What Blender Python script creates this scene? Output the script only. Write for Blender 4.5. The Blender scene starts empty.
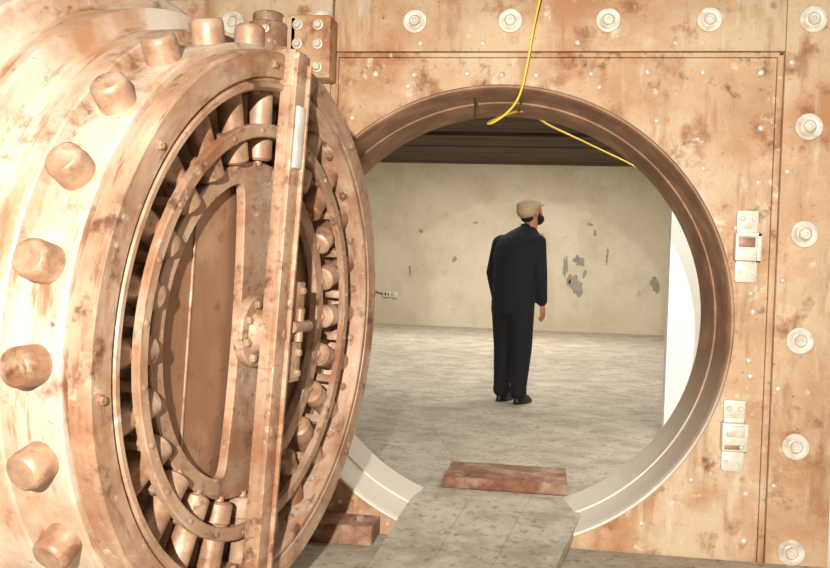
import bpy, bmesh, math, random
from mathutils import Vector, Matrix
random.seed(4)
S=bpy.context.scene
try:
    S.view_settings.view_transform='Standard'
except Exception: pass

# ------------------------------------------------------------------ helpers
def add(name, verts, faces, mat, parent=None, smooth=False, mw=None):
    me=bpy.data.meshes.new(name); me.from_pydata([tuple(v) for v in verts],[],faces); me.validate(); me.update()
    ob=bpy.data.objects.new(name,me); S.collection.objects.link(ob)
    bm=bmesh.new(); bm.from_mesh(me); bmesh.ops.recalc_face_normals(bm,faces=bm.faces); bm.to_mesh(me); bm.free()
    if mat: me.materials.append(mat)
    if smooth: shade(ob)
    if parent: ob.parent=parent
    if mw is not None: ob.matrix_local=mw
    return ob
def shade(ob,ang=35):
    me=ob.data
    for p in me.polygons: p.use_smooth=True
    bm=bmesh.new(); bm.from_mesh(me)
    for e in bm.edges:
        if len(e.link_faces)==2 and e.calc_face_angle(0)>math.radians(ang): e.smooth=False
    bm.to_mesh(me); bm.free()
def empty(name,loc=(0,0,0)):
    e=bpy.data.objects.new(name,None); S.collection.objects.link(e); e.location=loc; e.empty_display_size=.1; return e
class MB:
    """accumulates primitives in one mesh"""
    def __init__(s): s.v=[];s.f=[]
    def box(s,c,d,b=.004,M=None):
        bm=bmesh.new(); bmesh.ops.create_cube(bm,size=1)
        bmesh.ops.scale(bm,vec=d,verts=bm.verts)
        if b: bmesh.ops.bevel(bm,geom=bm.edges[:],offset=min(b,min(d)*.3),segments=2,affect='EDGES',profile=.5)
        m=Matrix.Translation(c)@(M.to_4x4() if M else Matrix.Identity(4))
        bm.transform(m); s.take(bm)
    def take(s,bm):
        o=len(s.v); bm.verts.index_update()
        s.v+=[v.co.copy() for v in bm.verts]; s.f+=[[o+v.index for v in f.verts] for f in bm.faces]; bm.free()
    def lathe(s,prof,p=(0,0,0),ax=(0,0,1),n=32):
        """prof [(r,h)] about axis ax from p"""
        ax=Vector(ax).normalized(); q=Vector((0,0,1)).rotation_difference(ax); o=len(s.v); p=Vector(p)
        m=len(prof)
        for i in range(n):
            a=2*math.pi*i/n
            for r,h in prof: s.v.append(p+q@Vector((r*math.cos(a),r*math.sin(a),h)))
        for i in range(n):
            j=(i+1)%n
            for k in range(m-1):
                s.f.append([o+i*m+k,o+j*m+k,o+j*m+k+1,o+i*m+k+1])
    def cyl(s,p,ax,r,h,b=None,n=24):
        b=r*.15 if b is None else b
        s.lathe([(1e-4,0),(r,0),(r,h-b),(r-b*.3,h-b*.3),(r-b,h),(1e-4,h)],p,ax,n)
    def bolt(s,p,ax,rw,rh,n=28):   # washer + domed head with dimple
        s.lathe([(rw,0),(rw,.008),(rw*.95,.012),(rw*.7,.013),(rh*1.2,.010),(rh,.012),(rh,.022),(rh*.8,.028),(rh*.35,.028),(rh*.3,.02),(1e-4,.02)],p,ax,n)
    def rivet(s,p,ax,r,n=14):
        s.lathe([(r,0),(r,.004),(r*.85,r*.45),(r*.5,r*.65),(1e-4,r*.7)],p,ax,n)
    def hexb(s,p,ax,r,h):
        s.lathe([(r*1.35,0),(r*1.35,h*.2),(r,h*.22),(r,h*.9),(r*.85,h),(1e-4,h)],p,ax,6)
    def obj(s,name,mat,parent=None,smooth=True,mw=None):
        return add(name,s.v,s.f,mat,parent,smooth,mw)

# ------------------------------------------------------------------ materials
def N(nt,t,**k):
    n=nt.nodes.new(t)
    for a,b in k.items():
        if a in n.inputs: n.inputs[a].default_value=b
        else: setattr(n,a,b)
    return n
def ramp(nt,stops):
    r=nt.nodes.new('ShaderNodeValToRGB'); e=r.color_ramp.elements
    while len(e)<len(stops): e.new(.5)
    for x,(p,c) in zip(e,stops): x.position=p; x.color=(*c,1)
    return r
def lin(c): return tuple(((x/255)/12.92 if x/255<.04045 else ((x/255+.055)/1.055)**2.4) for x in c)
def surf(name,stops,scale=3,stretch=(1,1,1),rough=.5,metal=0,detail=8,bump=.1,bscale=30,blot=None,streak=None,dustz=None,polar=None):
    m=bpy.data.materials.new(name); m.use_nodes=True; nt=m.node_tree; L=nt.links
    B=nt.nodes['Principled BSDF']; tc=N(nt,'ShaderNodeTexCoord'); mp=N(nt,'ShaderNodeMapping'); mp.inputs['Scale'].default_value=stretch
    L.new(tc.outputs['Object'],mp.inputs[0])
    n=N(nt,'ShaderNodeTexNoise'); n.inputs['Scale'].default_value=scale; n.inputs['Detail'].default_value=detail; n.inputs['Roughness'].default_value=.62
    L.new(mp.outputs[0],n.inputs['Vector']); r=ramp(nt,[(p,lin(c)) for p,c in stops]); L.new(n.outputs['Fac'],r.inputs[0]); col=r.outputs[0]
    def mixv(col,vec,sc,lo,hi,c,k=1.0):
        a=N(nt,'ShaderNodeTexNoise'); a.inputs['Scale'].default_value=sc; a.inputs['Detail'].default_value=10; a.inputs['Roughness'].default_value=.65
        L.new(vec,a.inputs['Vector']); rr=ramp(nt,[(lo,(0,0,0)),(hi,(k,k,k))]); L.new(a.outputs['Fac'],rr.inputs[0])
        x=N(nt,'ShaderNodeMix',data_type='RGBA'); L.new(rr.outputs[0],x.inputs['Factor']); L.new(col,x.inputs['A']); x.inputs['B'].default_value=(*lin(c),1)
        return x.outputs['Result']
    def mix(col,sc,st,lo,hi,c,seed,k=1.0):
        mp2=N(nt,'ShaderNodeMapping'); mp2.inputs['Scale'].default_value=st; mp2.inputs['Location'].default_value=(seed,seed*2,seed*3); L.new(tc.outputs['Object'],mp2.inputs[0])
        return mixv(col,mp2.outputs[0],sc,lo,hi,c,k)
    if polar:   # turned / brushed marks running round the disc
        sx=N(nt,'ShaderNodeSeparateXYZ'); L.new(tc.outputs['Object'],sx.inputs[0])
        cb=N(nt,'ShaderNodeCombineXYZ'); L.new(sx.outputs['X'],cb.inputs[0]); L.new(sx.outputs['Y'],cb.inputs[1])
        ln=N(nt,'ShaderNodeVectorMath',operation='LENGTH'); L.new(cb.outputs[0],ln.inputs[0])
        at=N(nt,'ShaderNodeMath',operation='ARCTAN2'); L.new(sx.outputs['Y'],at.inputs[0]); L.new(sx.outputs['X'],at.inputs[1])
        m1=N(nt,'ShaderNodeMath',operation='MULTIPLY'); m1.inputs[1].default_value=16; L.new(ln.outputs['Value'],m1.inputs[0])
        m2=N(nt,'ShaderNodeMath',operation='MULTIPLY'); m2.inputs[1].default_value=2.4; L.new(at.outputs[0],m2.inputs[0])
        m3=N(nt,'ShaderNodeMath',operation='MULTIPLY'); m3.inputs[1].default_value=16; L.new(sx.outputs['Z'],m3.inputs[0])
        c2=N(nt,'ShaderNodeCombineXYZ'); L.new(m1.outputs[0],c2.inputs[0]); L.new(m2.outputs[0],c2.inputs[1]); L.new(m3.outputs[0],c2.inputs[2])
        for sc,lo,hi,c in polar: col=mixv(col,c2.outputs[0],sc,lo,hi,c,.8)
    if blot:
        for i,(sc,lo,hi,c) in enumerate(blot): col=mix(col,sc,(1,1,1),lo,hi,c,3.1+i,.9)
    if streak:
        for i,(sc,st,lo,hi,c) in enumerate(streak): col=mix(col,sc,st,lo,hi,c,7.7+i,.7)
    if dustz:   # dust settled on the low parts: (z_full, z_none, colour)
        sx=N(nt,'ShaderNodeSeparateXYZ'); L.new(tc.outputs['Object'],sx.inputs[0])
        ad=N(nt,'ShaderNodeMath',operation='MULTIPLY_ADD'); ad.inputs[1].default_value=.5; L.new(n.outputs['Fac'],ad.inputs[0]); L.new(sx.outputs['Z'],ad.inputs[2])
        mr=N(nt,'ShaderNodeMapRange'); mr.inputs['From Min'].default_value=dustz[1]+.25; mr.inputs['From Max'].default_value=dustz[0]+.25; L.new(ad.outputs[0],mr.inputs['Value'])
        x=N(nt,'ShaderNodeMix',data_type='RGBA'); L.new(mr.outputs[0],x.inputs['Factor']); L.new(col,x.inputs['A']); x.inputs['B'].default_value=(*lin(dustz[2]),1); col=x.outputs['Result']
    L.new(col,B.inputs['Base Color']); B.inputs['Metallic'].default_value=metal
    b2=N(nt,'ShaderNodeTexNoise'); b2.inputs['Scale'].default_value=bscale; b2.inputs['Detail'].default_value=6; L.new(mp.outputs[0],b2.inputs['Vector'])
    rr=N(nt,'ShaderNodeMapRange'); rr.inputs['To Min'].default_value=rough-.12; rr.inputs['To Max'].default_value=rough+.15; L.new(n.outputs['Fac'],rr.inputs['Value']); L.new(rr.outputs[0],B.inputs['Roughness'])
    bp=N(nt,'ShaderNodeBump'); bp.inputs['Strength'].default_value=bump; bp.inputs['Distance'].default_value=.02; L.new(b2.outputs['Fac'],bp.inputs['Height']); L.new(bp.outputs[0],B.inputs['Normal'])
    return m
M_plate=surf('rusted_vault_plate',[(.3,(168,124,86)),(.45,(194,158,120)),(.6,(206,180,148)),(.75,(182,136,96))],1.6,(1,1,1),.68,.05,bump=.08,bscale=40,
   blot=[(1.3,.47,.61,(174,120,76)),(4,.55,.66,(152,94,54)),(9,.58,.69,(112,68,40)),(12,.6,.7,(220,210,190)),(40,.61,.7,(132,86,54))],streak=[(2.2,(4,4,.8),.54,.68,(146,92,54)),(3,(5,5,.7),.58,.72,(214,200,174))])
M_frame=surf('rusted_frame_plate',[(.3,(178,138,100)),(.5,(202,174,140)),(.7,(190,150,110))],1.8,(1,1,1),.68,.05,bump=.08,bscale=40,
   blot=[(1.3,.49,.63,(176,124,82)),(5,.56,.67,(142,90,54)),(12,.62,.72,(218,206,184)),(40,.62,.7,(132,86,56))],streak=[(2.2,(4,4,.8),.53,.69,(150,98,60)),(3,(5,5,.7),.58,.74,(216,202,178))])
M_door=surf('door_steel',[(.3,(148,112,86)),(.5,(178,144,116)),(.7,(198,172,148))],3,(1,1,1),.52,.12,bump=.05,bscale=50,
   polar=[(1.0,.49,.65,(154,110,80)),(2.2,.56,.66,(124,82,56))],blot=[(3.0,.51,.64,(144,94,62)),(9,.57,.67,(98,62,42)),(14,.61,.71,(214,198,176))])
M_body=surf('door_body_steel',[(.3,(180,150,122)),(.5,(200,180,158)),(.7,(212,198,180))],3,(1,1,1),.5,.1,bump=.04,bscale=40,
   polar=[(.6,.5,.64,(180,138,104)),(1.2,.59,.68,(144,96,62))],blot=[(1.8,.47,.61,(172,122,84)),(6,.56,.67,(126,80,52)),(12,.61,.7,(104,66,44))])
M_bolt=surf('bolt_steel',[(.3,(144,106,80)),(.55,(180,146,118)),(.7,(200,174,150))],9,(1,1,1),.46,.2,bump=.05,bscale=60,blot=[(6,.49,.63,(130,84,54)),(14,.59,.69,(96,60,40))])
M_panel=surf('brushed_brown_steel',[(.3,(118,80,56)),(.5,(146,106,78)),(.7,(164,126,96))],3,(1,.3,1),.45,.22,bump=.05,bscale=60,blot=[(4,.56,.7,(178,140,110)),(8,.58,.7,(100,64,44))])
M_rim=surf('rim_steel',[(.3,(112,76,52)),(.5,(146,106,78)),(.7,(180,144,112))],5,(1,1,1),.55,.12,bump=.05,bscale=40,dustz=(.15,.85,(214,203,184)))
M_wash=surf('washer_steel',[(.3,(184,166,142)),(.6,(218,208,190))],20,(1,1,1),.45,.15,bump=.03)
M_light=surf('bright_steel',[(.3,(200,188,166)),(.6,(228,220,204))],14,(1,1,1),.45,.1,bump=.03)
M_dark=surf('dark_recess',[(.3,(40,26,18)),(.7,(66,46,34))],8,(1,1,1),.7,.1)
M_rust=surf('rust_red',[(.3,(108,66,46)),(.5,(138,90,66)),(.7,(164,120,94))],8,(1,1,1),.85,.02,bump=.3,bscale=40,blot=[(5,.48,.64,(180,152,126))])
M_floor=surf('dusty_concrete_floor',[(.3,(164,152,134)),(.5,(186,175,157)),(.7,(200,190,173))],2.2,(1,1,1),.95,0,bump=.45,bscale=9,blot=[(4.5,.48,.62,(162,149,130)),(20,.53,.65,(142,129,111)),(2.0,.58,.72,(208,199,184)),(60,.6,.69,(134,122,104))])
M_walk=surf('walkway_surface',[(.3,(172,159,139)),(.5,(192,181,162)),(.7,(206,196,180))],4,(1,.6,1),.95,0,bump=.4,bscale=25,blot=[(4,.48,.62,(166,152,131)),(20,.53,.65,(146,132,112)),(60,.6,.69,(134,120,102))])
M_outfloor=surf('outer_floor',[(.3,(156,142,121)),(.6,(188,176,156))],4,(1,1,1),.95,0,bump=.3,bscale=25,blot=[(5,.5,.64,(166,151,130)),(24,.54,.66,(140,126,106))])
M_plaster=surf('aged_plaster',[(.3,(198,184,156)),(.5,(211,198,171)),(.7,(218,207,183))],.9,(1,1,1),.95,0,bump=.06,bscale=20,blot=[(1.1,.5,.66,(196,181,152)),(5,.6,.69,(184,171,144)),(9,.67,.71,(164,153,132))],streak=[(1.2,(1,1,.3),.56,.74,(186,171,142))])
M_patch=surf('bare_patch',[(.3,(138,132,120)),(.7,(162,156,142))],8,(1,1,1),.9,0)
M_white=surf('white_partition_paint',[(.3,(238,236,230)),(.7,(248,247,243))],2,(1,1,1),.8,0,bump=.02)
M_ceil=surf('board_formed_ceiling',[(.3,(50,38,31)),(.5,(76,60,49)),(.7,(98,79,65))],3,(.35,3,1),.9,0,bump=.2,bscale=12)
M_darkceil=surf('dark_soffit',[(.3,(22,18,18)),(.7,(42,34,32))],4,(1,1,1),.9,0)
M_cable=surf('yellow_cable',[(.3,(226,190,50)),(.7,(236,206,70))],4,(1,1,1),.5,0,bump=0)
M_jacket=surf('black_cloth',[(.3,(9,10,14)),(.7,(17,18,24))],12,(1,1,1),.9,0,bump=.3,bscale=18)
M_shoe=surf('black_leather',[(.3,(8,8,9)),(.7,(20,19,19))],12,(1,1,1),.35,0,bump=.05)
M_skin=surf('skin',[(.3,(166,106,78)),(.7,(186,126,96))],10,(1,1,1),.55,0,bump=.03)
M_cap=surf('tan_cap_wool',[(.3,(166,142,112)),(.7,(190,168,136))],30,(1,1,1),.9,0,bump=.3,bscale=120)
M_beard=surf('dark_beard',[(.3,(14,10,9)),(.7,(30,24,20))],60,(1,1,1),.9,0,bump=.5,bscale=150)

ZC=.978
# ------------------------------------------------------------------ front vault wall
def plate_hole(x0,x1,z0,z1,r,y0,y1,n=144):
    angs=[2*math.pi*i/n for i in range(n)]+[math.atan2(z-ZC,x)%(2*math.pi) for x in(x0,x1) for z in(z0,z1)]
    angs=sorted(set(angs)); V=[];F=[];k=len(angs)
    for a in angs:
        c,s=math.cos(a),math.sin(a); ts=[]
        if c>1e-9: ts.append(x1/c)
        if c<-1e-9: ts.append(x0/c)
        if s>1e-9: ts.append((z1-ZC)/s)
        if s<-1e-9: ts.append((z0-ZC)/s)
        t=min(ts)
        for rr in(r,max(t,r+.0)):
            for y in(y0,y1): V.append((rr*c,y,ZC+rr*s))
    for i in range(k):
        j=(i+1)%k; a=4*i;b=4*j
        F+= [[a,a+2,b+2,b],[a+1,b+1,b+3,a+3],[a,b,b+1,a+1],[a+2,a+3,b+3,b+2]]
    return V,F
wall=empty('wall_front')
V,F=plate_hole(-1.12,1.258,-.3,2.222,1.103,0,.1); add('inner_plate',V,F,M_plate,wall)
# recess groove + outer frame plates
mb=MB()
mb.box((1.274,.0,.96),(.028,.024,2.55),.006); mb.box((.225,.0,2.236),(2.09,.024,.024),.006)
mb.box((-.817,-.004,1.9),(.03,.03,.66),.006)
mb.obj('panel_moulding',M_plate,wall)
mb=MB()
mb.box((1.4295,.075,1.10),(.275,.19,2.82),.005)
mb.box((.23,.075,2.386),(2.12,.19,.27),.005)
mb.box((-1.45,.075,1.10),(1.22,.19,2.82),.005)
mb.obj('outer_frame_plates',M_frame,wall)
mb=MB(); mb.box((1.41,.12,1.1),(.3,.05,2.9),0); mb.box((.2,.12,2.35),(3,.05,.3),0); mb.obj('backing_plate',M_dark,wall)
# tunnel of the opening
mb=MB()
prof=[(1.118,.0),(1.118,-.006),(1.112,-.01),(1.104,-.008),(1.098,.0),(1.094,.03),(1.082,.22),(1.078,.235),(1.070,.238),(1.068,.25),(1.052,.46),(1.05,.52),(1.25,.52)]
mb.lathe(prof,(0,0,ZC),(0,1,0),160); mb.obj('opening_rim',M_rim,wall)
# big washers on the frame
mb=MB(); ax=(0,-1,0)
for k in range(-3,6): 
    if k!=5: mb.bolt((-.888+k*.459,-.02,2.394),ax,.058,.026)
for k in range(6): mb.bolt((1.405,-.02,2.394-k*.489),ax,.062,.028)
mb.obj('frame_bolts',M_wash,wall)
# small rivets
mb=MB()
for x in(-.62,-.43,-.17,.0,.16,.42,.68,.93,1.19): mb.rivet((x,0,2.15+random.uniform(-.01,.01)),ax,.015)
for z in(1.9,1.65,1.05,.75,.2,-.02): mb.rivet((1.2,0,z),ax,.015)
for k in range(24):
    a=math.radians(7.5+15*k); p=(1.2*math.cos(a),0,ZC+1.2*math.sin(a))
    if p[2]<2.1 and p[2]>-.08: mb.rivet(p,ax,.013)
for x in(-1.28,1.32):
    for z in(2.2,1.7,1.2,.7,.25): mb.rivet((x,-.02,z),ax,.014)
for x in(-.4,-.1,.35,.8): mb.rivet((x,-.02,2.29),ax,.012)
mb.obj('rivets',M_wash,wall)

# keeper / latch brackets at right of the opening
def keeper(name,x,z,up):
    e=empty(name,(x,0,z)); mb=MB()
    mb.box((0,-.012,.125),(.095,.024,.085),.004); mb.box((0,-.03,.0),(.115,.06,.13),.005); mb.box((0,-.012,-.115),(.10,.024,.085),.004)
    mb.box((0,-.012,0),(.09,.02,.33),.003)
    if up: mb.box((.045,-.05,0),(.02,.05,.13),.004); mb.box((0,-.05,.055),(.11,.05,.02),.004)
    mb.obj('bracket',M_light,e)
    mb=MB(); mb.box((-.008,-.061,.02 if up else -.045),(.075,.004,.045 if up else .02),.001); mb.obj('slot',M_panel,e)
    mb=MB()
    if not up: mb.box((.0,-.066,.03),(.08,.012,.05),.002)
    for dx in(-.025,.025): mb.hexb((dx,-.024,.13),ax,.012,.014)
    for dx in(-.03,.03): mb.hexb((dx,-.024,-.12),ax,.009,.01)
    mb.rivet((.03,-.06,-.045),ax,.01); mb.obj('bolts',M_wash,e); return e
keeper('latch_keeper',1.155,1.35,True); keeper('latch_keeper',1.13,.47,False)

# ------------------------------------------------------------------ room shell
def boxo(name,lo,hi,mat,parent=None,b=0):
    mb=MB(); mb.box([(a+c)/2 for a,c in zip(lo,hi)],[c-a for a,c in zip(lo,hi)],b); return mb.obj(name,mat,parent,False)
YB=13.8; ZT=3.27; XL=-6; XR=4.6
fl=empty('floor')
boxo('slab',(XL,.53,-.2),(XR,YB,0),M_floor,fl)
boxo('outer_slab',(-3,-6,-.3),(3.2,-.02,-.11),M_outfloor,fl)
boxo('sill_fill',(-1.0,-.02,-.3),(1.0,.53,-.135),M_outfloor,fl)
# low rusty threshold step, resting on the floor
mb=MB(); mb.box((.06,.75,.031),(.67,.42,.060),.008); mb.box((.02,.71,.0635),(.50,.22,.005),.002)
for x in(-.2,.32):
    for y in(.60,.90): mb.rivet((x,y,.061),(0,0,1),.012)
mb.obj('threshold_step',M_rust,None)
boxo('wall_back',(XL,YB,-.2),(XR,YB+.2,ZT+.3),M_plaster)
boxo('wall_left',(XL-.2,.5,-.2),(XL,YB+.2,ZT+.3),M_plaster)
boxo('wall_right',(XR,.5,-.2),(XR+.2,YB+.2,ZT+.3),M_plaster)
w=empty('wall_inner_front')
V,F=plate_hole(XL,XR,-.3,ZT+.3,1.24,.5,.53); add('inner_lining',V,F,M_plaster,w)
V,F=plate_hole(-2.1,1.75,-.3,2.6,1.14,.18,.50); add('vault_wall_core',V,F,M_dark,w)
boxo('partition_wall',(1.155,2.62,0),(XR,2.76,ZT),M_white)
ce=empty('ceiling'); 
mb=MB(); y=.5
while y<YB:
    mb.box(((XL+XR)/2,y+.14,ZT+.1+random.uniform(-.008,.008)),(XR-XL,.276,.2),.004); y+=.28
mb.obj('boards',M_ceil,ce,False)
mb=MB()
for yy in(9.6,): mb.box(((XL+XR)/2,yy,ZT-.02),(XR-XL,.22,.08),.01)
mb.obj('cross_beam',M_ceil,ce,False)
# plaster patches on the back wall
mb=MB()
def patch(x,z,w,h):
    o=len(mb.v); n=26; ph=random.uniform(0,6)
    for i in range(n):
        a=2*math.pi*i/n; k=.8+.22*math.sin(2*a+ph)+.12*math.sin(5*a+ph*2)+random.uniform(-.12,.12); mb.v.append(Vector((x+w/2*k*math.cos(a),YB-.006,z+h/2*k*math.sin(a))))
    mb.f.append(list(range(o,o+n)))
for p in((.60,1.28,.1,.6),(.86,1.40,.24,.28),(.82,.90,.3,.5),(.68,1.03,.12,.24),(.98,1.15,.08,.2),(2.34,.98,.2,.4),(1.05,2.12,.14,.07),(1.15,1.95,.05,.2),(.1,1.9,.12,.06),(-2.3,1.9,.12,.08),(1.4,1.5,.06,.34),(-1.6,1.35,.1,.16),(-2.5,1.1,.08,.2),(-1.2,2.1,.1,.06)): patch(*p)
mb.obj('wall_patches',M_patch,bpy.data.objects['wall_back'])
e=empty('wall_outlet',(-2.95,YB-.02,.6)); mb=MB(); mb.box((0,0,0),(.16,.04,.12),.006); mb.box((.16,0,-.01),(.09,.04,.12),.005); mb.obj('plate',M_light,e)
mb=MB(); mb.box((-.03,-.022,0),(.03,.006,.05),0); mb.box((.03,-.022,0),(.03,.006,.05),0); mb.cyl((-.08,-.005,0),(-1,0,.3),.008,.35); mb.obj('sockets',M_dark,e)
# outside side walls, soffit
boxo('wall_outer_right',(1.57,.0,-.3),(3.2,.17,2.9),M_plaster)
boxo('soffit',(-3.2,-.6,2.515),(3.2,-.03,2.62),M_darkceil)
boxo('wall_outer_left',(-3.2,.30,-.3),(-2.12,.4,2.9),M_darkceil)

# ------------------------------------------------------------------ walkway through the opening
e=empty('walkway')
mb=MB()
xl=lambda y:-.40+(y-.5)*.06; xr=lambda y:.52+(y-.5)*.2
f=lambda y,t:xl(y)+(xr(y)-xl(y))*t
secs=[(-1.5,-.108),(-.9,-.092),(-.4,-.06),(.05,-.014),(.25,-.002),(.53,-.001)]
for i in range(3):
    g=.002; a=i/3;b=(i+1)/3; o=len(mb.v); dz=random.uniform(-.0015,0)
    for y,z in secs:
        zb=-.109 if y<0 else -.06
        for x,zz in((f(y,a)+g/2,zb),(f(y,b)-g/2,zb),(f(y,b)-g/2,z+dz),(f(y,a)+g/2,z+dz)): mb.v.append(Vector((x,y,zz)))
    m=len(secs)
    for k in range(m-1):
        for q in range(4): mb.f.append([o+4*k+q,o+4*k+(q+1)%4,o+4*k+4+(q+1)%4,o+4*k+4+q])
    mb.f.append([o,o+1,o+2,o+3]); mb.f.append([o+4*m-4+q for q in range(4)])
mb.obj('ramp_strips',M_walk,e,False)
# dust and plaster crumbs lying on the inner floor
mb=MB()
for i in range(150):
    x,y=random.gauss(.1,.6),random.uniform(1.1,3.3)
    if not(-1.6<x<1.1): continue
    r=random.uniform(.003,.009)
    bm=bmesh.new(); bmesh.ops.create_icosphere(bm,subdivisions=1,radius=r)
    for v in bm.verts: v.co*=random.uniform(.7,1.2); v.co.z*=.5
    bm.transform(Matrix.Translation((x,y,r*.35))); mb.take(bm)
mb.obj('plaster_crumbs',M_plaster,None,False)
# rusty sill block beside walkway
mb=MB(); mb.box((-.68,-.14,-.062),(.32,.20,.094),.008); mb.hexb((-.6,-.14,-.015),(0,0,1),.02,.02); mb.obj('rusty_sill_block',M_rust,None)

# ------------------------------------------------------------------ vault door
AL=1.38; n=Vector((math.sin(AL),-math.cos(AL),0))
D=empty('vault_door')
D.matrix_world=Matrix.Translation((-.639,-1.508,ZC))@Matrix.Rotation(math.radians(2.4),4,'Y')@Matrix(((math.cos(AL),0,n.x,0),(math.sin(AL),0,n.y,0),(0,1,0,0),(0,0,0,1)))
mb=MB()
mb.lathe([(1e-4,-.15),(.74,-.15),(.775,-.145),(.782,-.13),(.782,-.012),(.79,0),(.805,0),(.81,-.012),(.818,-.012),(.823,0),(.895,0),(.905,-.008),(.905,-.06),(.895,-.065)],n=160)
mb.obj('front_flange',M_door,D)
mb=MB()
mb.lathe([(.895,-.065),(.917,-.068),(.924,-.075),(.924,-.205),(.937,-.209),(.960,-.213),(.965,-.22),(.965,-.36),(1.0,-.366),(1.03,-.37),(1.03,-.52),(1.07,-.526),(1.11,-.53),(1.12,-.54),(1.12,-.73),(1.10,-.75),(1e-4,-.75)],n=160)
mb.obj('door_body',M_body,D)
mb=MB(); mbc=MB()
for k in range(24):
    a=math.radians(15*k+2.6); c,s=math.cos(a),math.sin(a); r=Vector((c,s,0))
    # locking bolt outer end
    mb.lathe([(.05,-.02),(.05,.055),(.047,.066),(.04,.072),(1e-4,.074)],r*.925+Vector((0,0,-.138)),r,28)
    # inner bolt
    mbc.lathe([(1e-4,0),(.036,.0),(.045,.008),(.045,.065),(.040,.07),(.040,.22)],r*.56+Vector((0,0,-.086)),r,24)
    mbc.lathe([(1e-4,-.016),(.014,-.016),(.014,.004)],r*.56+Vector((0,0,-.086)),r,12)
mb.obj('locking_bolt_ends',M_bolt,D); mbc.obj('locking_bolt_shafts',M_bolt,D)
mb=MB()
mb.lathe([(.635,-.05),(.635,-.03),(.64,-.026),(.672,-.026),(.677,-.03),(.677,-.05),(.635,-.05)],n=128); mb.obj('bolt_guide_ring',M_door,D)
mb=MB()
for k in range(24):
    a=math.radians(15*k+10.1); c,s=math.cos(a),math.sin(a); r=Vector((c,s,0))
    mb.rivet(r*.656+Vector((0,0,-.027)),(0,0,1),.009)
    mb.hexb(r*.782+Vector((0,0,-.05)),-r,.013,.016)
    mb.box(r*.655+Vector((0,0,-.10)),(.03,.03,.10),.004,Matrix.Rotation(a,3,'Z'))
for k in range(8):
    a=math.radians(45*k+8); mb.hexb(Vector((.862*math.cos(a),.862*math.sin(a),0)),(0,0,1),.012,.012)
mb.obj('screws',M_bolt,D)
# inner carrier wheel with two D-shaped windows
def curve_plate(name,loops,ext,bev,mat,mw):
    cu=bpy.data.curves.new(name,'CURVE'); cu.dimensions='2D'; cu.fill_mode='BOTH'; cu.extrude=ext; cu.bevel_depth=bev
    for lp in loops:
        sp=cu.splines.new('POLY'); sp.points.add(len(lp)-1); sp.use_cyclic_u=True
        for p,(x,y) in zip(sp.points,lp): p.co=(x,y,0,1)
    t=bpy.data.objects.new(name+'_c',cu); S.collection.objects.link(t)
    dg=bpy.context.evaluated_depsgraph_get(); me=bpy.data.meshes.new_from_object(t.evaluated_get(dg)); bpy.data.objects.remove(t)
    o=bpy.data.objects.new(name,me); S.collection.objects.link(o); me.materials.clear(); me.materials.append(mat); o.parent=D; o.matrix_local=mw; shade(o,40); return o
def smoothloop(p,it=10):
    for _ in range(it): p=[((p[i-1][0]+2*p[i][0]+p[(i+1)%len(p)][0])/4,(p[i-1][1]+2*p[i][1]+p[(i+1)%len(p)][1])/4) for i in range(len(p))]
    return p
outer=[(.55*math.cos(2*math.pi*i/120),.55*math.sin(2*math.pi*i/120)) for i in range(120)]
def dloop(sg):
    R=.50;x0=.105; a0=math.acos(x0/R); pts=[]
    for i in range(80): a=-a0+2*a0*i/79; pts.append((sg*R*math.cos(a),R*math.sin(a)))
    yy=R*math.sin(a0)
    for i in range(1,60): y=yy-2*yy*i/60; pts.append((sg*(x0-.03*(1-(y/yy)**2)),y))
    return smoothloop(pts)
curve_plate('carrier_wheel',[outer,dloop(1),dloop(-1)],.012,.004,M_door,Matrix.Translation((0,0,-.095)))
mb=MB(); mb.lathe([(1e-4,-.128),(.52,-.128),(.52,-.151)],n=96); mb.obj('window_panel',M_panel,D)
mb=MB()
for sg in(-1,1):
    mb.box((sg*.30,0,-.127),(.008,.78,.008),.001)
mb.obj('panel_seams',M_door,D)
# hub
mb=MB(); mb.lathe([(.12,-.08),(.12,-.055),(.115,-.048),(.075,-.048),(.07,-.04),(.066,.0),(.058,.008),(.05,.008)],n=40)
for k in range(8):
    a=math.radians(45*k+20); mb.hexb(Vector((.095*math.cos(a),.095*math.sin(a),-.048)),(0,0,1),.012,.014)
mb.obj('hub',M_door,D)
mb=MB(); mb.lathe([(.05,-.02),(.05,.012),(.045,.02),(1e-4,.02)],n=32); mb.lathe([(.018,.018),(.018,.05),(1e-4,.05)],n=20); mb.obj('hub_shaft',M_bolt,D)
# pressure bar across the face
R=Matrix.Rotation(math.radians(-1.2),3,'Z')
mb=MB(); o=Vector((-.02,-.02,0))
mb.box(o+Vector((0,0,.035)),(.085,1.86,.022),.004,R); mb.box(o+R@Vector((-.03,0,.012)),(.02,1.80,.05),.003,R)
mb.box(o+R@Vector((.03,0,.05)),(.014,1.80,.02),.003,R)
mb.box(o+R@Vector((.0,.88,.0)),(.09,.12,.07),.006,R); mb.box(o+R@Vector((.0,-.88,.0)),(.09,.12,.07),.006,R)
mb.obj('pressure_bar',M_door,D)
mb=MB(); mb.box(o+R@Vector((-.005,.66,.05)),(.05,.20,.012),.004,R); mb.obj('bar_plate',M_light,D)
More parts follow.
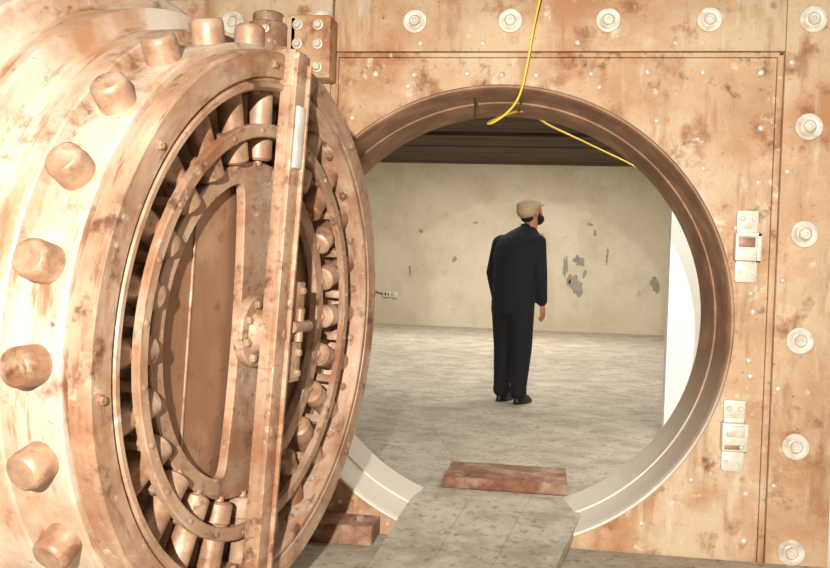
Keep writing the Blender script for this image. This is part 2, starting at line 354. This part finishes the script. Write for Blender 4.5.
# latch hardware beside the bar
mb=MB(); mb.box((.10,.10,.01),(.08,.14,.06),.006); mb.box((.10,-.10,.01),(.08,.14,.06),.006); mb.box((.13,0,-.01),(.14,.08,.04),.005); mb.box((.1,0,.0),(.03,.3,.03),.004)
mb.obj('latch_bracket',M_door,D)
mb=MB(); mb.cyl((.04,.02,.045),(1,0,0),.02,.13); mb.cyl((.10,-.03,.045),(0,1,0),.014,.11)
for y in(.14,.07,-.07,-.14): mb.hexb((.11,y,.04),(0,0,1),.012,.014)
mb.obj('latch_pin',M_bolt,D)

# ------------------------------------------------------------------ hinge on the wall
H=empty('door_hinge',(-1.12,-.16,0))
mb=MB(); mb.cyl((0,0,1.75),(0,0,1),.10,.60,.02,40); mb.cyl((0,0,2.35),(0,0,1),.075,.05,.015,32); mb.cyl((0,0,-.05),(0,0,1),.10,.5,.02,40); mb.cyl((0,0,-.1),(0,0,1),.07,2.3)
mb.obj('hinge_barrel',M_door,H)
mb=MB(); mb.box((.21,.06,2.24),(.20,.14,.30),.008); mb.box((.08,.03,2.24),(.12,.08,.28),.006); mb.box((.2,.06,.2),(.2,.14,.4),.008); mb.obj('hinge_bracket',M_plate,H)
mb=MB()
for x in(.15,.25):
    for z in(2.34,2.25,2.14): mb.bolt((x,-.01,z),ax,.026,.018)
mb.bolt((0.02,-.1,2.3),ax,.02,.014)
mb.obj('hinge_bolts',M_wash,H)
mb=MB(); mb.box((-.33,-.05,1.6),(.5,.14,.16),.01); mb.box((-.33,-.05,.35),(.5,.14,.16),.01); mb.obj('crane_arm',M_rust,H)

# ------------------------------------------------------------------ cables
def cable(name,pts,r,mat):
    cu=bpy.data.curves.new(name,'CURVE'); cu.dimensions='3D'; cu.bevel_depth=r; cu.bevel_resolution=3
    sp=cu.splines.new('NURBS'); sp.points.add(len(pts)-1); sp.order_u=4; sp.use_endpoint_u=True
    for p,c in zip(sp.points,pts): p.co=(*c,1)
    o=bpy.data.objects.new(name,cu); S.collection.objects.link(o); cu.materials.append(mat); return o
cable('extension_cable',[(.19,-.12,2.56),(.15,-.10,2.4),(.13,-.06,2.25),(.11,-.05,2.12),(.08,-.03,1.99),(-.04,-.02,1.90),(-.08,.02,1.91),(-.02,.2,1.97),(.1,.4,2.06),(.2,.56,2.0),(.32,.75,1.98),(.62,1.5,1.955),(.9,2.2,1.94),(1.16,2.6,1.80)],.0055,M_cable)
mb=MB(); mb.cyl((-.13,.05,1.93),(0,0,1),.005,.11); mb.obj('cable_hook',M_dark,None)

# ------------------------------------------------------------------ man
MAN=empty('man'); 
def caps(mb,p0,r0,p1,r1,sq=1):
    p0=Vector(p0);p1=Vector(p1);d=p1-p0;L=d.length;pr=[]
    for i in range(7): a=-math.pi/2+math.pi/2*i/6; pr.append((max(1e-4,r0*math.cos(a)),r0*math.sin(a)))
    for i in range(7): a=math.pi/2*i/6; pr.append((max(1e-4,r1*math.cos(a)),L+r1*math.sin(a)))
    mb.lathe(pr,p0,d,20)
def ell(mb,c,r,M=None):
    bm=bmesh.new(); bmesh.ops.create_uvsphere(bm,u_segments=24,v_segments=16,radius=1); bmesh.ops.scale(bm,vec=r,verts=bm.verts)
    bm.transform(Matrix.Translation(c)@(M.to_4x4() if M else Matrix.Identity(4))); mb.take(bm)
def loft(mb,rings,n=28):
    o=len(mb.v)
    for z,cx,cy,rx,ry in rings:
        for i in range(n):
            a=2*math.pi*i/n; mb.v.append(Vector((cx+rx*math.cos(a),cy+ry*math.sin(a),z)))
    for k in range(len(rings)-1):
        for i in range(n): j=(i+1)%n; mb.f.append([o+k*n+i,o+k*n+j,o+(k+1)*n+j,o+(k+1)*n+i])
    mb.f.append([o+i for i in range(n)]); m=len(rings)-1; mb.f.append([o+m*n+i for i in range(n)])
def remesh(ob,vs,sm=4):
    bpy.context.view_layer.objects.active=ob
    m=ob.modifiers.new('r','REMESH'); m.mode='VOXEL'; m.voxel_size=vs; m.use_smooth_shade=True
    s=ob.modifiers.new('s','SMOOTH'); s.iterations=sm; s.factor=.5
def lean(z):
    k=max(0,z-.95)*.03+max(0,z-1.46)*.22
    return Vector((.67*k,-.74*k,0))
mb=MB()
loft(mb,[(.80,-.02,0,.14,.195),(.83,-.02,0,.148,.20),(.92,-.02,0,.15,.198),(1.05,-.02,0,.15,.195),(1.18,-.015,0,.155,.20),(1.32,-.005,0,.158,.212),(1.42,.01,0,.15,.215),(1.49,.03,0,.125,.20),(1.54,.055,0,.10,.15),(1.60,.085,0,.065,.068)])
for sg in(-1,1):
    hx=-.01+.02*sg
    caps(mb,(-.01+hx,sg*.10,.90),.115,(.015+hx,sg*.10,.50),.092); caps(mb,(.015+hx,sg*.10,.50),.092,(-.01+hx,sg*.095,.14),.072)
    caps(mb,(-.01+hx,sg*.095,.14),.074,(-.01+hx,sg*.095,.11),.077)
    caps(mb,(.02,sg*.185,1.445),.076,(.01,sg*.235,1.17),.064)
    caps(mb,(.01,sg*.235,1.17),.064,(.09,sg*.225,.93),.050)
for v in mb.v: v+=lean(v.z)
body=mb.obj('clothed_body',M_jacket,MAN); remesh(body,.012,4)
mb=MB()   # collar
mb.lathe([(.062,0),(.068,.0),(.066,.05),(.058,.05),(.062,0)],(.085,0,1.56),(.25,0,1),24)
for v in mb.v: v+=lean(v.z)
mb.obj('collar',M_jacket,MAN)
mb=MB()
for sg in(-1,1):
    hx=-.01+.02*sg
    loft(mb,[(0,.07+hx,sg*.10,.145,.048),(.02,.07+hx,sg*.10,.147,.05),(.025,.068+hx,sg*.10,.14,.045),(.055,.055+hx,sg*.10,.115,.042),(.085,.02+hx,sg*.098,.075,.042),(.12,-.005+hx,sg*.095,.05,.042)])
mb.obj('shoes',M_shoe,MAN)
# hands
def hand(sg,w):
    mb=MB(); w=Vector(w)
    # palm: flattened, hanging down
    loft(mb,[(w.z+.02,w.x,w.y,.026,.020),(w.z-.02,w.x+.003,w.y,.034,.018),(w.z-.06,w.x+.008,w.y,.042,.017),(w.z-.085,w.x+.01,w.y,.041,.015)],16)
    for i,(dx,l) in enumerate(((.036,.070),(.015,.080),(-.006,.074),(-.026,.058))):
        b=Vector((w.x+.01+dx*.9,w.y,w.z-.08)); k=b+Vector((.006,-sg*.004,-l*.5)); t=k+Vector((.004,-sg*.022,-l*.45))
        caps(mb,b,.0095,k,.009); caps(mb,k,.009,t,.0075)
    b=Vector((w.x+.03,w.y-sg*.004,w.z-.03)); k=b+Vector((.028,-sg*.012,-.03)); t=k+Vector((.006,-sg*.012,-.032))
    caps(mb,b,.013,k,.0105); caps(mb,k,.0105,t,.009)
    o=mb.obj('hand_right' if sg<0 else 'hand_left',M_skin,MAN); remesh(o,.004,2)
hand(-1,(.105,-.225,.90)); hand(1,(.105,.225,.90))
# head (own pivot so it turns on the neck)
HD=empty('head',Vector((.115,-.035,1.615))+lean(1.63)); HD.parent=MAN; HD.rotation_euler=(0,math.radians(-19),math.radians(-17)); HD.scale=(1.04,1.06,1.0)
mb=MB()
ell(mb,(.012,0,.135),(.098,.076,.112)); ell(mb,(.052,0,.075),(.055,.054,.062)); caps(mb,(-.035,.02,-.07),.058,(-.005,0,.06),.056)
caps(mb,(.105,0,.135),.011,(.122,0,.098),.015); ell(mb,(.095,0,.155),(.018,.05,.012)); ell(mb,(.098,0,.062),(.016,.026,.012))
for s in(-1,1):
    ell(mb,(.0,s*.079,.115),(.02,.010,.034)); ell(mb,(.112,s*.017,.098),(.012,.009,.008))
o=mb.obj('head_skin',M_skin,HD); remesh(o,.005,3)
mb=MB()
for s in(-1,1): ell(mb,(.096,s*.032,.135),(.011,.013,.010))
mb.obj('eyes',M_light,HD)
mb=MB(); 
for s in(-1,1): ell(mb,(.105,s*.033,.135),(.004,.006,.006))
mb.obj('pupils',M_dark,HD)
mb=MB(); ell(mb,(.066,0,.035),(.056,.058,.055)); ell(mb,(.098,0,.078),(.022,.036,.010))
for s in(-1,1): caps(mb,(.02,s*.068,.12),.012,(.04,s*.055,.05),.024)
ell(mb,(-.05,0,.08),(.045,.062,.04))
o=mb.obj('beard_and_hair',M_beard,HD); remesh(o,.006,2)
mb=MB(); ell(mb,(.0,0,.180),(.116,.098,.062),Matrix.Rotation(math.radians(12),3,'Y')); ell(mb,(-.04,0,.15),(.084,.086,.08))
mb.lathe([(1e-4,0),(.08,0),(.08,.012),(1e-4,.012)],(.065,0,.158),(.2,0,1),24)
mb.rivet((.0,0,.243),(0,0,1),.012)
o=mb.obj('flat_cap',M_cap,HD); remesh(o,.006,3)
MAN.location=(-.04,3.87,0); MAN.rotation_euler=(0,0,math.radians(62)); MAN.scale=(1.03,1.03,1.0)

# ------------------------------------------------------------------ camera
yaw,pit,rol=.1437,.0211,.0332
Fw=Vector((-math.sin(yaw)*math.cos(pit),math.cos(yaw)*math.cos(pit),-math.sin(pit)))
R0=Vector((math.cos(yaw),math.sin(yaw),0)); U0=R0.cross(Fw)
Rt=R0*math.cos(rol)+U0*math.sin(rol); U=U0*math.cos(rol)-R0*math.sin(rol)
cd=bpy.data.cameras.new('camera'); cam=bpy.data.objects.new('camera',cd); S.collection.objects.link(cam)
cam.matrix_world=Matrix(((Rt.x,U.x,-Fw.x,.2467),(Rt.y,U.y,-Fw.y,-4.4),(Rt.z,U.z,-Fw.z,1.2165),(0,0,0,1)))
cd.sensor_width=36; cd.lens=909.35/830*36; cd.clip_start=.05; S.camera=cam

# ------------------------------------------------------------------ lights
def area(name,loc,rot,size,e,col,sy=None):
    l=bpy.data.lights.new(name,'AREA'); l.energy=e; l.size=size; l.color=col
    if sy: l.shape='RECTANGLE'; l.size_y=sy
    o=bpy.data.objects.new(name,l); S.collection.objects.link(o); o.location=loc; o.rotation_euler=rot; return o
l=bpy.data.lights.new('camera_flash','SPOT'); l.energy=1850; l.spot_size=math.radians(80); l.spot_blend=.6; l.shadow_soft_size=.04; l.color=(1,.965,.9)  # stands for the camera flash, set back to even out its falloff
o=bpy.data.objects.new('camera_flash',l); S.collection.objects.link(o); o.location=(.1,-6.0,1.75)
o.rotation_euler=(Vector((-.2,0,1.0))-o.location).to_track_quat('-Z','Y').to_euler()
area('partition_fill',(0,6.0,3.15),(0,0,0),5,175,(1,.965,.9),3)
area('partition_fill',(-.5,10.6,3.1),(math.radians(12),0,0),5,290,(1,.96,.89),3)
area('partition_fill',(1.6,1.2,3.1),(math.radians(12),0,0),1.2,70,(1,.97,.92),.8)  # added fill to brighten the partition, not a known fitting
area('outer_fill',(0,-3.5,2.9),(math.radians(15),0,0),3,20,(1,.96,.9),2)  # weak, wide overhead fill in front of the vault wall
W=bpy.data.worlds.new('world'); S.world=W; W.use_nodes=True; W.node_tree.nodes['Background'].inputs[0].default_value=(1,.95,.89,1); W.node_tree.nodes['Background'].inputs[1].default_value=.22
